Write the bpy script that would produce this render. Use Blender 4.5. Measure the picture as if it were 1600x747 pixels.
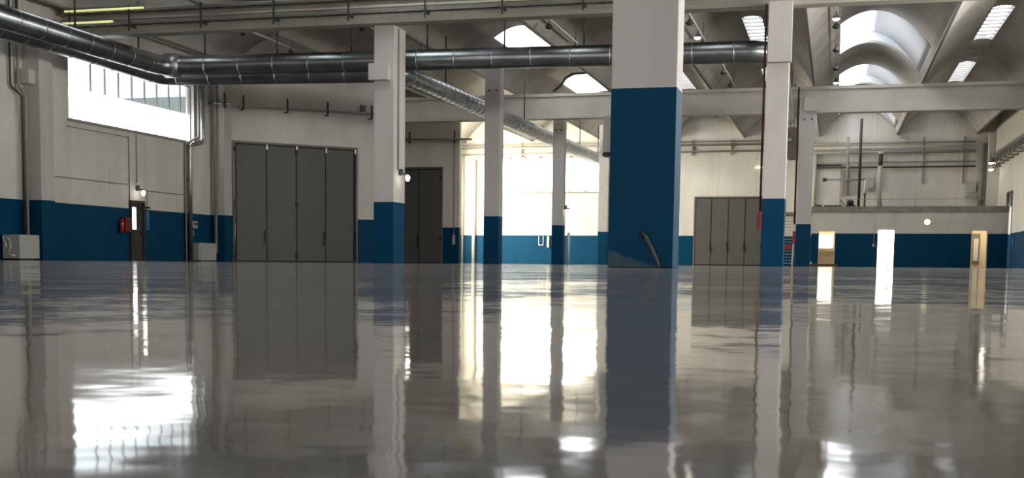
import bpy, bmesh, math, random
from mathutils import Vector, Matrix
random.seed(4)
for o in list(bpy.data.objects): bpy.data.objects.remove(o)
scn = bpy.context.scene
C = scn.collection

# ------------------------------------------------------------------ camera
FPX, CXP, CYP, CAM_H = 2065.0, 700.0, 611.0, 0.04
YAW, PITCH, ROLL = 0.282988, 0.096904, 0.0085
cd = bpy.data.cameras.new('camera'); cam = bpy.data.objects.new('camera', cd); C.objects.link(cam)
fw = Vector((-math.sin(YAW)*math.cos(PITCH), math.cos(YAW)*math.cos(PITCH), -math.sin(PITCH)))
rt = Vector((math.cos(YAW), math.sin(YAW), 0)); up = rt.cross(fw)
r2 = rt*math.cos(ROLL)+up*math.sin(ROLL); u2 = up*math.cos(ROLL)-rt*math.sin(ROLL)
M = Matrix((r2, u2, -fw)).transposed().to_4x4(); M.translation = (0, 0, CAM_H)
cam.matrix_world = M
cd.sensor_fit = 'HORIZONTAL'; cd.sensor_width = 36; cd.lens = FPX*36/1600
cd.shift_x = (800-CXP)/1600; cd.shift_y = (CYP-373.5)/1600
cd.clip_start = 0.01; cd.clip_end = 500
scn.camera = cam

# ------------------------------------------------------------------ view, world
scn.view_settings.view_transform = 'Standard'; scn.view_settings.look = 'None'
scn.view_settings.gamma = 1; scn.view_settings.use_curve_mapping = False
scn.view_settings.exposure = 0.0
scn.cycles.use_denoising = True
scn.cycles.max_bounces = 10; scn.cycles.diffuse_bounces = 6; scn.cycles.glossy_bounces = 4
scn.cycles.transparent_max_bounces = 8
scn.cycles.caustics_reflective = False; scn.cycles.caustics_refractive = False
scn.cycles.sample_clamp_indirect = 6
w = bpy.data.worlds.new('overcast_sky'); scn.world = w; w.use_nodes = True
w.node_tree.nodes['Background'].inputs[0].default_value = (0.93, 0.97, 1.0, 1)
w.node_tree.nodes['Background'].inputs[1].default_value = 2.6
SKY = 5.0         # roof glazing
WIN = 6.0         # frosted side glazing

# ------------------------------------------------------------------ materials
def srgb(r, g, b):
    f = lambda c: (c/255/12.92) if c/255 <= 0.04045 else ((c/255+0.055)/1.055)**2.4
    return (f(r), f(g), f(b), 1)
def mat(name, col, rough=0.6, metal=0.0, emit=None, es=0.0, spec=0.5, mottle=0.0, mscale=2.0, bump=0.0):
    m = bpy.data.materials.new(name); m.use_nodes = True
    nt = m.node_tree; b = nt.nodes['Principled BSDF']
    b.inputs['Base Color'].default_value = col; b.inputs['Roughness'].default_value = rough
    b.inputs['Metallic'].default_value = metal; b.inputs['Specular IOR Level'].default_value = spec
    if emit:
        b.inputs['Emission Color'].default_value = emit; b.inputs['Emission Strength'].default_value = es
    if mottle or bump:
        g = nt.nodes.new('ShaderNodeNewGeometry')
        n = nt.nodes.new('ShaderNodeTexNoise'); n.inputs['Scale'].default_value = mscale; n.inputs['Detail'].default_value = 5
        nt.links.new(g.outputs['Position'], n.inputs['Vector'])
        if mottle:
            r = nt.nodes.new('ShaderNodeMapRange'); r.inputs[1].default_value = 0.3; r.inputs[2].default_value = 0.7
            r.inputs[3].default_value = 1-mottle; r.inputs[4].default_value = 1+mottle*0.4
            nt.links.new(n.outputs['Fac'], r.inputs[0])
            mx = nt.nodes.new('ShaderNodeMix'); mx.data_type = 'RGBA'; mx.blend_type = 'MULTIPLY'; mx.inputs[0].default_value = 1
            mx.inputs[6].default_value = col; nt.links.new(r.outputs[0], mx.inputs[7])
            nt.links.new(mx.outputs[2], b.inputs['Base Color'])
        if bump:
            bp = nt.nodes.new('ShaderNodeBump'); bp.inputs['Distance'].default_value = bump
            nt.links.new(n.outputs['Fac'], bp.inputs['Height']); nt.links.new(bp.outputs[0], b.inputs['Normal'])
    return m

def two_tone(name, white, blue, split=1.9, panels=None, stain=False):
    """wall paint: blue dado up to a sharp line, off-white above, faint dirt and panel joints"""
    m = bpy.data.materials.new(name); m.use_nodes = True
    nt = m.node_tree; N = nt.nodes.new; L = nt.links.new; b = nt.nodes['Principled BSDF']
    g = N('ShaderNodeNewGeometry'); s = N('ShaderNodeSeparateXYZ'); L(g.outputs['Position'], s.inputs[0])
    n = N('ShaderNodeTexNoise'); n.inputs['Scale'].default_value = 0.9; n.inputs['Detail'].default_value = 6
    mp = N('ShaderNodeMapping'); mp.inputs['Scale'].default_value = (1.2, 1.2, 0.35); L(g.outputs['Position'], mp.inputs[0]); L(mp.outputs[0], n.inputs['Vector'])
    dirt = N('ShaderNodeMapRange'); dirt.inputs[1].default_value = 0.3; dirt.inputs[2].default_value = 0.75
    dirt.inputs[3].default_value = 0.86; dirt.inputs[4].default_value = 1.04; L(n.outputs['Fac'], dirt.inputs[0])
    gt = N('ShaderNodeMath'); gt.operation = 'GREATER_THAN'; gt.inputs[1].default_value = split; L(s.outputs['Z'], gt.inputs[0])
    mx = N('ShaderNodeMix'); mx.data_type = 'RGBA'; mx.inputs[6].default_value = blue; mx.inputs[7].default_value = white
    L(gt.outputs[0], mx.inputs[0])
    mu = N('ShaderNodeMix'); mu.data_type = 'RGBA'; mu.blend_type = 'MULTIPLY'; mu.inputs[0].default_value = 1
    L(mx.outputs[2], mu.inputs[6]); L(dirt.outputs[0], mu.inputs[7])
    out = mu.outputs[2]
    if panels:
        axis, per, off = panels
        a = N('ShaderNodeMath'); a.operation = 'ADD'; a.inputs[1].default_value = off; L(s.outputs[axis], a.inputs[0])
        md = N('ShaderNodeMath'); md.operation = 'PINGPONG'; md.inputs[1].default_value = per/2; L(a.outputs[0], md.inputs[0])
        lt = N('ShaderNodeMath'); lt.operation = 'LESS_THAN'; lt.inputs[1].default_value = 0.018; L(md.outputs[0], lt.inputs[0])
        m2 = N('ShaderNodeMix'); m2.data_type = 'RGBA'; m2.blend_type = 'MULTIPLY'; m2.inputs[7].default_value = (0.82, 0.81, 0.79, 1)
        L(lt.outputs[0], m2.inputs[0]); L(out, m2.inputs[6]); out = m2.outputs[2]
    if stain:   # bare plaster patch scuffed at the foot of the pillar
        n2 = N('ShaderNodeTexNoise'); n2.inputs['Scale'].default_value = 9; L(g.outputs['Position'], n2.inputs['Vector'])
        # lower-left patch : z < 0.17 - 0.35*(x+2.38)
        a1 = N('ShaderNodeMath'); a1.operation = 'MULTIPLY_ADD'; a1.inputs[1].default_value = -0.32; a1.inputs[2].default_value = -0.60
        L(s.outputs['X'], a1.inputs[0])      # -.32x -.60 : 0.16 at x=-2.38 , 0 at -1.9
        a2 = N('ShaderNodeMath'); a2.operation = 'MULTIPLY_ADD'; a2.inputs[1].default_value = 0.08; L(n2.outputs['Fac'], a2.inputs[0]); L(a1.outputs[0], a2.inputs[2])
        a3 = N('ShaderNodeMath'); a3.operation = 'SUBTRACT'; L(a2.outputs[0], a3.inputs[0]); L(s.outputs['Z'], a3.inputs[1])
        a4 = N('ShaderNodeMapRange'); a4.inputs[1].default_value = 0; a4.inputs[2].default_value = 0.03; a4.inputs[4].default_value = 0.55; L(a3.outputs[0], a4.inputs[0])
        m3 = N('ShaderNodeMix'); m3.data_type = 'RGBA'; m3.inputs[7].default_value = (0.10, 0.13, 0.13, 1)
        L(a4.outputs[0], m3.inputs[0]); L(out, m3.inputs[6]); out = m3.outputs[2]
    L(out, b.inputs['Base Color'])
    b.inputs['Roughness'].default_value = 0.55; b.inputs['Specular IOR Level'].default_value = 0.12
    return m

WHITE = (0.72, 0.685, 0.625, 1); BLUE = (0.0, 0.050, 0.115, 1)
MT = {}
MT['wall_y'] = two_tone('painted_wall_panels_side', WHITE, BLUE, panels=(1, 2.5, 0.6))
MT['wall_x'] = two_tone('painted_wall_panels_end', WHITE, BLUE, panels=(0, 2.4, 0.2))
MT['wall'] = two_tone('painted_wall', WHITE, BLUE)
MT['pillar'] = two_tone('painted_pillar', (0.59, 0.56, 0.53, 1), BLUE)
MT['pillar_big'] = two_tone('painted_pillar_scuffed', (0.59, 0.56, 0.53, 1), BLUE, stain=True)
MT['white'] = mat('off_white_paint', WHITE, 0.6, mottle=0.12, mscale=1.2)
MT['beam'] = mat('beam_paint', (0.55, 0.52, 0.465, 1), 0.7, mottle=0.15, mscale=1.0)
MT['beam_shaded'] = mat('beam_paint_shaded', (0.36, 0.335, 0.28, 1), 0.7, mottle=0.15, mscale=1.0)  # darker copy of the beam paint, shade on the near beam put into colour
MT['vault'] = mat('vault_plaster', (0.46, 0.43, 0.385, 1), 0.8, mottle=0.22, mscale=0.6)
MT['grey_door'] = mat('grey_door_paint', (0.092, 0.086, 0.080, 1), 0.55, mottle=0.05, mscale=3)
MT['hood'] = mat('white_hood_lining', (0.74, 0.76, 0.79, 1), 0.7)
MT['rubber'] = mat('black_rubber', (0.006, 0.006, 0.006, 1), 0.6)
MT['black'] = mat('black_iron', (0.012, 0.012, 0.012, 1), 0.5)
MT['frame'] = mat('door_frame_paint', (0.16, 0.15, 0.13, 1), 0.5)
MT['steel'] = mat('galvanised_steel', (0.42, 0.44, 0.44, 1), 0.38, 1.0, mottle=0.25, mscale=3)
MT['zinc'] = mat('duct_zinc', (0.31, 0.335, 0.34, 1), 0.30, 1.0, mottle=0.30, mscale=1.3, bump=0.004)
MT['zinc_dull'] = mat('duct_seam_zinc', (0.42, 0.44, 0.44, 1), 0.40, 1.0)
MT['pipe'] = mat('grey_pipe_paint', (0.30, 0.29, 0.26, 1), 0.5, mottle=0.1)
MT['pipe_light'] = mat('pale_pipe_paint', (0.62, 0.60, 0.53, 1), 0.5)
MT['rod'] = mat('dark_rod_steel', (0.05, 0.05, 0.045, 1), 0.5, 0.4)
MT['tray'] = mat('tray_steel', (0.22, 0.21, 0.19, 1), 0.45, 0.5, mottle=0.2)
MT['cable'] = mat('cable_sheath', (0.03, 0.03, 0.03, 1), 0.6)
MT['red'] = mat('red_enamel', (0.30, 0.012, 0.008, 1), 0.4)
MT['redrust'] = mat('red_brown_pipe_paint', (0.10, 0.028, 0.015, 1), 0.6)
MT['bluesign'] = mat('blue_sign_enamel', (0.0, 0.16, 0.42, 1), 0.5)
MT['plastic'] = mat('pale_grey_plastic', (0.45, 0.45, 0.42, 1), 0.5)
MT['darkplastic'] = mat('dark_grey_plastic', (0.05, 0.05, 0.05, 1), 0.5)
MT['boxpaint'] = mat('grey_box_paint', (0.42, 0.42, 0.38, 1), 0.45)
MT['foil'] = mat('silver_foil', (0.55, 0.52, 0.46, 1), 0.35, 0.6, bump=0.02, mscale=6)
MT['chalk'] = mat('chalk_white', (0.8, 0.78, 0.72, 1), 0.8)
MT['doorframe_dark'] = mat('brown_metal_frame', (0.035, 0.033, 0.03, 1), 0.5)
MT['slab'] = mat('raw_concrete', (0.30, 0.29, 0.24, 1), 0.8, mottle=0.3, mscale=3)
MT['wood'] = mat('brown_board', (0.10, 0.06, 0.03, 1), 0.7, mottle=0.3, mscale=6)
MT['hose'] = mat('dark_green_grey_hose', (0.045, 0.05, 0.038, 1), 0.55, mottle=0.3, mscale=30)
MT['winframe'] = mat('window_frame_paint', (0.30, 0.29, 0.28, 1), 0.5)
MT['cream'] = mat('cream_room_paint', (0.75, 0.62, 0.44, 1), 0.7)
MT['house'] = mat('neighbour_render', (0.16, 0.17, 0.17, 1), 0.8, mottle=0.1)
MT['sky_glass'] = mat('roof_light_polycarbonate', (0.8, 0.85, 0.9, 1), 0.4, emit=(0.94, 0.97, 1.0, 1), es=SKY)
MT['win_glass'] = mat('frosted_daylight_glass', (0.8, 0.85, 0.85, 1), 0.4, emit=(0.96, 0.985, 1.0, 1), es=WIN)
MT['warm_glass'] = mat('sunlit_frosted_glass', (0.8, 0.8, 0.7, 1), 0.4, emit=(1.0, 0.97, 0.82, 1), es=WIN)
MT['added_sun_glass'] = mat('added_sun_pane', (0.8, 0.8, 0.7, 1), 0.4, emit=(1.0, 0.96, 0.80, 1), es=18)  # emission of the hidden left-wall glazing, added to brighten the back wall
MT['side_fill'] = mat('added_fill_pane_right', (0.8, 0.8, 0.8, 1), 0.4, emit=(1.0, 0.985, 0.94, 1), es=15)  # fill light for the left walls, from an added window out of view
MT['front_fill'] = mat('added_fill_pane_front', (0.8, 0.8, 0.8, 1), 0.4, emit=(1.0, 0.96, 0.91, 1), es=4.6)  # fill light from an added window behind the camera
MT['yellow_glow'] = mat('yellow_strip_glow', (0.5, 0.5, 0.2, 1), 0.4, emit=(0.86, 0.88, 0.40, 1), es=0.75)
MT['lamp'] = mat('lit_lamp', (1, 1, 1, 1), 0.4, emit=(1.0, 0.95, 0.82, 1), es=14)
MT['lamp_warm'] = mat('lit_bulkhead', (1, 1, 1, 1), 0.4, emit=(1.0, 0.9, 0.5, 1), es=1.25)
MT['lampshell'] = mat('lamp_housing', (0.10, 0.10, 0.09, 1), 0.5, 0.3)
MT['room_lamp'] = mat('room_lamp', (1, 1, 1, 1), 0.4, emit=(1.0, 0.87, 0.64, 1), es=34)
def clear_glass():
    m = bpy.data.materials.new('clear_pane'); m.use_nodes = True; nt = m.node_tree
    nt.nodes.remove(nt.nodes['Principled BSDF'])
    t = nt.nodes.new('ShaderNodeBsdfTransparent'); t.inputs[0].default_value = (0.93, 0.96, 0.96, 1)
    g = nt.nodes.new('ShaderNodeBsdfGlossy'); g.inputs['Roughness'].default_value = 0.02
    x = nt.nodes.new('ShaderNodeMixShader'); x.inputs[0].default_value = 0.06
    nt.links.new(t.outputs[0], x.inputs[1]); nt.links.new(g.outputs[0], x.inputs[2])
    nt.links.new(x.outputs[0], nt.nodes['Material Output'].inputs[0]); return m
MT['clear'] = clear_glass()
def floor_mat():
    m = bpy.data.materials.new('polished_resin_floor'); m.use_nodes = True; nt = m.node_tree
    N = nt.nodes.new; L = nt.links.new; b = nt.nodes['Principled BSDF']
    g = N('ShaderNodeNewGeometry')
    def noise(scale, detail, rough=0.5):
        n = N('ShaderNodeTexNoise'); n.inputs['Scale'].default_value = scale; n.inputs['Detail'].default_value = detail
        n.inputs['Roughness'].default_value = rough; L(g.outputs['Position'], n.inputs['Vector']); return n
    n = noise(1.1, 7, 0.62)
    cr = N('ShaderNodeValToRGB'); cr.color_ramp.elements[0].position = 0.3; cr.color_ramp.elements[0].color = FLOOR_A
    cr.color_ramp.elements[1].position = 0.7; cr.color_ramp.elements[1].color = FLOOR_B; L(n.outputs['Fac'], cr.inputs[0])
    fine = noise(260, 3); fr = N('ShaderNodeMapRange'); fr.inputs[1].default_value = 0.3; fr.inputs[2].default_value = 0.7
    fr.inputs[3].default_value = 0.8; fr.inputs[4].default_value = 1.15; L(fine.outputs['Fac'], fr.inputs[0])
    mu = N('ShaderNodeMix'); mu.data_type = 'RGBA'; mu.blend_type = 'MULTIPLY'; mu.inputs[0].default_value = 1
    L(cr.outputs[0], mu.inputs[6]); L(fr.outputs[0], mu.inputs[7]); L(mu.outputs[2], b.inputs['Base Color'])
    rn = noise(3.0, 4); rr = N('ShaderNodeMapRange'); rr.inputs[1].default_value = 0.3; rr.inputs[2].default_value = 0.7
    rr.inputs[3].default_value = 0.04; rr.inputs[4].default_value = 0.085; L(rn.outputs['Fac'], rr.inputs[0]); L(rr.outputs[0], b.inputs['Roughness'])
    b.inputs['IOR'].default_value = 1.7
    # the troweled surface is not flat: long swells and short ripples tilt it by fractions of a degree
    acc = None
    for sc_, amp, det in ((0.9, 0.024, 1), (3.0, 0.014, 1), (9.0, 0.026, 2), (60.0, 0.020, 1)):
        w = noise(sc_, det)
        sb = N('ShaderNodeVectorMath'); sb.operation = 'SUBTRACT'; sb.inputs[1].default_value = (0.5, 0.5, 0.5); L(w.outputs['Color'], sb.inputs[0])
        ml = N('ShaderNodeVectorMath'); ml.operation = 'MULTIPLY'; ml.inputs[1].default_value = (amp, amp, 0); L(sb.outputs[0], ml.inputs[0])
        if acc is None: acc = ml.outputs[0]
        else:
            ad = N('ShaderNodeVectorMath'); L(acc, ad.inputs[0]); L(ml.outputs[0], ad.inputs[1]); acc = ad.outputs[0]
    ad = N('ShaderNodeVectorMath'); ad.inputs[1].default_value = (0, 0, 1); L(acc, ad.inputs[0])
    nm = N('ShaderNodeVectorMath'); nm.operation = 'NORMALIZE'; L(ad.outputs[0], nm.inputs[0]); L(nm.outputs[0], b.inputs['Normal'])
    # thin matt layer over the gloss, put in to pale its reflections
    df = N('ShaderNodeBsdfDiffuse'); df.inputs[0].default_value = (0.33, 0.31, 0.285, 1)
    ms = N('ShaderNodeMixShader'); dn = noise(0.7, 5, 0.6); dr = N('ShaderNodeMapRange'); dr.inputs[1].default_value = 0.3; dr.inputs[2].default_value = 0.7
    dr.inputs[3].default_value = 0.08; dr.inputs[4].default_value = 0.22; L(dn.outputs['Fac'], dr.inputs[0]); L(dr.outputs[0], ms.inputs[0])
    L(b.outputs[0], ms.inputs[1]); L(df.outputs[0], ms.inputs[2]); L(ms.outputs[0], nt.nodes['Material Output'].inputs[0])
    return m
FLOOR_A, FLOOR_B = (0.075, 0.069, 0.062, 1), (0.15, 0.140, 0.127, 1)
MT['floor'] = floor_mat()

# ------------------------------------------------------------------ mesh helpers
def B(): return bmesh.new()
def box(bm, x0, x1, y0, y1, z0, z1, bev=0.0):
    if x0 > x1: x0, x1 = x1, x0
    if y0 > y1: y0, y1 = y1, y0
    if z0 > z1: z0, z1 = z1, z0
    vs = [bm.verts.new(p) for p in [(x0,y0,z0),(x1,y0,z0),(x1,y1,z0),(x0,y1,z0),(x0,y0,z1),(x1,y0,z1),(x1,y1,z1),(x0,y1,z1)]]
    fs = [bm.faces.new([vs[i] for i in f]) for f in [(0,3,2,1),(4,5,6,7),(0,1,5,4),(1,2,6,5),(2,3,7,6),(3,0,4,7)]]
    if bev:
        es = list({e for f in fs for e in f.edges}); bmesh.ops.bevel(bm, geom=es, offset=bev, segments=2, affect='EDGES', profile=0.5)
    return bm
def tube(bm, pts, r, seg=12, caps=True):
    """swept tube through pts; r a number or list"""
    pts = [Vector(p) for p in pts]; rs = r if isinstance(r, (list, tuple)) else [r]*len(pts)
    rings = []; prev = None
    for i, p in enumerate(pts):
        if i == 0: d = pts[1]-p
        elif i == len(pts)-1: d = p-pts[i-1]
        else: d = (pts[i+1]-p).normalized()+(p-pts[i-1]).normalized()
        d.normalize()
        if prev is None:
            a = Vector((0,0,1)) if abs(d.z) < 0.9 else Vector((1,0,0)); n = d.cross(a).normalized()
        else: n = (prev-d*prev.dot(d)).normalized()
        prev = n; b = d.cross(n)
        rings.append([bm.verts.new(p+(n*math.cos(t)+b*math.sin(t))*rs[i]) for t in [2*math.pi*k/seg for k in range(seg)]])
    for a, b in zip(rings, rings[1:]):
        for k in range(seg):
            f = bm.faces.new((a[k], a[(k+1)%seg], b[(k+1)%seg], b[k])); f.smooth = True
    if caps: bm.faces.new(list(reversed(rings[0]))); bm.faces.new(rings[-1])
    return bm
def arc(p, c_prev, c_next, r, n=6):
    """rounded corner points at p between directions"""
    p = Vector(p); a = (Vector(c_prev)-p).normalized(); b = (Vector(c_next)-p).normalized()
    s = p+a*r; e = p+b*r; out = []
    for i in range(n+1):
        t = i/n; out.append(s*(1-t)**2+p*2*t*(1-t)+e*t*t)
    return out
def route(pts, r=0.2, n=6):
    out = [Vector(pts[0])]
    for i in range(1, len(pts)-1): out += arc(pts[i], pts[i-1], pts[i+1], r, n)
    return out+[Vector(pts[-1])]
def lathe(bm, prof, c, seg=20, axis='z'):
    """prof list of (r,z)"""
    rings = []
    for r, z in prof:
        ring = []
        for k in range(seg):
            t = 2*math.pi*k/seg; v = (r*math.cos(t), r*math.sin(t), z)
            if axis == 'x': v = (v[2], v[0], v[1])
            if axis == 'y': v = (v[0], v[2], v[1])
            ring.append(bm.verts.new(Vector(c)+Vector(v)))
        rings.append(ring)
    for a, b in zip(rings, rings[1:]):
        for k in range(seg):
            f = bm.faces.new((a[k], a[(k+1)%seg], b[(k+1)%seg], b[k])); f.smooth = True
    bm.faces.new(list(reversed(rings[0]))); bm.faces.new(rings[-1]); return bm
def quadprism(bm, poly, z0, z1):
    """poly: list of (x,y) counter-clockwise"""
    a = [bm.verts.new((x,y,z0)) for x,y in poly]; b = [bm.verts.new((x,y,z1)) for x,y in poly]; n = len(poly)
    bm.faces.new(list(reversed(a))); bm.faces.new(b)
    for i in range(n): bm.faces.new((a[i], a[(i+1)%n], b[(i+1)%n], b[i]))
    return bm
def obj(name, bm, m, parent=None, origin=None, **props):
    """link one mesh; vertices are given in world coordinates"""
    bmesh.ops.recalc_face_normals(bm, faces=bm.faces[:])
    o_ = Vector(origin) if origin is not None else None
    if o_ is None:
        if parent is not None: o_ = parent_world(parent)
        else:
            xs = [v.co for v in bm.verts]
            o_ = Vector(((min(v.x for v in xs)+max(v.x for v in xs))/2, (min(v.y for v in xs)+max(v.y for v in xs))/2, min(v.z for v in xs)))
    bmesh.ops.translate(bm, verts=bm.verts[:], vec=-o_)
    me = bpy.data.meshes.new(name); bm.to_mesh(me); bm.free()
    me.materials.append(MT[m] if isinstance(m, str) else m)
    o = bpy.data.objects.new(name, me); C.objects.link(o)
    o['_w'] = list(o_)
    if parent is not None:
        o.parent = parent; o.location = o_-parent_world(parent)
    else: o.location = o_
    for k, v in props.items(): o[k] = v
    return o
def parent_world(p):
    return Vector(p['_w'])
def thing(name, label, cat, loc, group=None):
    o = bpy.data.objects.new(name, None); C.objects.link(o); o.location = loc; o['_w'] = list(loc)
    o.empty_display_size = 0.2
    o['label'] = label; o['category'] = cat
    if group: o['group'] = group
    return o
def tag(o, label, cat, group=None):
    o['label'] = label; o['category'] = cat
    if group: o['group'] = group
    return o
def struct(name, bm, m, **k):
    o = obj(name, bm, m, **k); o['kind'] = 'structure'; return o
def sempty(name, loc):
    o = bpy.data.objects.new(name, None); C.objects.link(o); o.location = loc; o['_w'] = list(loc); o['kind'] = 'structure'; return o
def dup(root, loc, label=None, rotz=None):
    r = root.copy(); C.objects.link(r); r.location = loc; r['_w'] = list(loc)
    if rotz is not None: r.rotation_euler.z = rotz
    if label: r['label'] = label
    for ch in list(root.children):
        c = ch.copy(); C.objects.link(c); c.parent = r
        for gch in ch.children:
            d = gch.copy(); C.objects.link(d); d.parent = c
    return r

XL, XR, YB, Y0 = -24.7, 9.2, 87.0, -14.0
BASE, RISE, MW, X00 = 8.10, 1.68, 4.6, -1.2
def vz(x):
    u = ((x-X00) % MW)/MW
    return BASE+RISE*(1-(2*u-1)**2)

# ================================================================== ROOM SHELL
bm = B(); box(bm, XL-0.4, XR+0.4, Y0-0.4, YB+6, -0.2, 0); struct('floor', bm, 'floor')

def wall_grid(bm, plane, pos, thick, a0, a1, z0, z1, holes):
    """wall with rectangular holes; plane 'x' => constant x; boxes between the cuts"""
    As = sorted({a0, a1, *[h[0] for h in holes], *[h[1] for h in holes]}); Zs = sorted({z0, z1, *[h[2] for h in holes], *[h[3] for h in holes]})
    for a, b in zip(As, As[1:]):
        for c, d in zip(Zs, Zs[1:]):
            ma, mz = (a+b)/2, (c+d)/2
            if any(h[0] < ma < h[1] and h[2] < mz < h[3] for h in holes): continue
            if plane == 'x': box(bm, pos, pos+thick, a, b, c, d)
            else: box(bm, a, b, pos, pos+thick, c, d)
    bmesh.ops.remove_doubles(bm, verts=bm.verts[:], dist=0.0005)
    return bm
WY0, WY1, WZ0, WZ1 = 39.40, 48.40, 4.72, 6.92        # big strip window on the left wall
bm = wall_grid(B(), 'x', XL-0.35, 0.35, Y0, YB+0.35, 0, 10.0, [(WY0, WY1, WZ0, WZ1), (68.9, 85.5, 0.6, 7.3), (43.27, 44.2, 0, 2.15)])
struct('wall_left', bm, 'wall_y')
WX0, WX1, BZ0, BZ1 = -22.75, -14.35, 4.78, 6.98        # back window band
bm = wall_grid(B(), 'y', YB, 0.35, XL-0.35, XR+0.35, 0, 10.0, [(WX0, WX1, BZ0, BZ1)]); struct('wall_back', bm, 'wall_x')
bm = wall_grid(B(), 'x', XR, 0.35, Y0, YB+0.35, 0, 10.0, [(78.75, 81.3, 0, 4.2), (11, 49, 4.4, 7.0)]); struct('wall_right', bm, 'wall_y')
bm = wall_grid(B(), 'y', Y0-0.35, 0.35, XL-0.35, XR+0.35, 0, 10.0, [(-22, 6, 3.6, 7.0)]); struct('wall_front', bm, 'wall_x')

# vaulted roof: thin parabolic shells running front to back, with openings for the roof lights
sky_rows = [(-9.0, -1.5), (5.5, 13.0), (20.0, 27.5), (34.0, 40.0), (54.2, 61.8), (68.3, 75.4), (81.5, 86.2)]
def opening(k):      # module index -> (x0,x1) of the opening
    x0 = X00+MW*k
    return (x0+1.08, x0+4.42) if k % 3 == 0 else (x0+1.90, x0+2.72)
bm = B(); TH = 0.10
KS = range(-6, 3)
Ys = sorted({Y0-0.3, YB+0.3, *[a for r in sky_rows for a in r]})
for k in KS:
    x0 = X00+MW*k; oa, ob = opening(k)
    us = sorted({x0+MW*i/24 for i in range(25)} | {oa, ob})
    us = [u for i, u in enumerate(us) if i == 0 or u-us[i-1] > 1e-4]
    zz = lambda x: BASE+RISE*(1-(2*(x-x0)/MW-1)**2)
    cache = {}
    def V(x, y, top):
        key = (round(x, 4), round(y, 4), top)
        if key not in cache: cache[key] = bm.verts.new((x, y, zz(x)+(TH if top else 0)))
        return cache[key]
    for ya, yb in zip(Ys, Ys[1:]):
        hole = (ya, yb) in sky_rows
        for xa, xb in zip(us, us[1:]):
            if hole and oa-1e-4 < (xa+xb)/2 < ob+1e-4: continue
            for top in (0, 1):
                f = bm.faces.new((V(xa,ya,top), V(xb,ya,top), V(xb,yb,top), V(xa,yb,top))); f.smooth = True
        if hole:     # kerb around the opening
            for xx in (oa, ob): bm.faces.new((V(xx,ya,0), V(xx,yb,0), V(xx,yb,1), V(xx,ya,1)))
            cells = [(a, b) for a, b in zip(us, us[1:]) if oa-1e-4 < (a+b)/2 < ob+1e-4]
            for a, b in cells:
                for yy in (ya, yb): bm.faces.new((V(a,yy,0), V(b,yy,0), V(b,yy,1), V(a,yy,1)))
struct('ceiling', bm, 'vault')
for i, k in enumerate(range(-5, 3)):
    x = X00+MW*k; bm = B(); box(bm, x-0.05, x+0.05, Y0+0.01, YB-0.01, BASE-0.012, BASE+0.06); struct('trim_%d' % (i+1), bm, 'frame')
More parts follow.
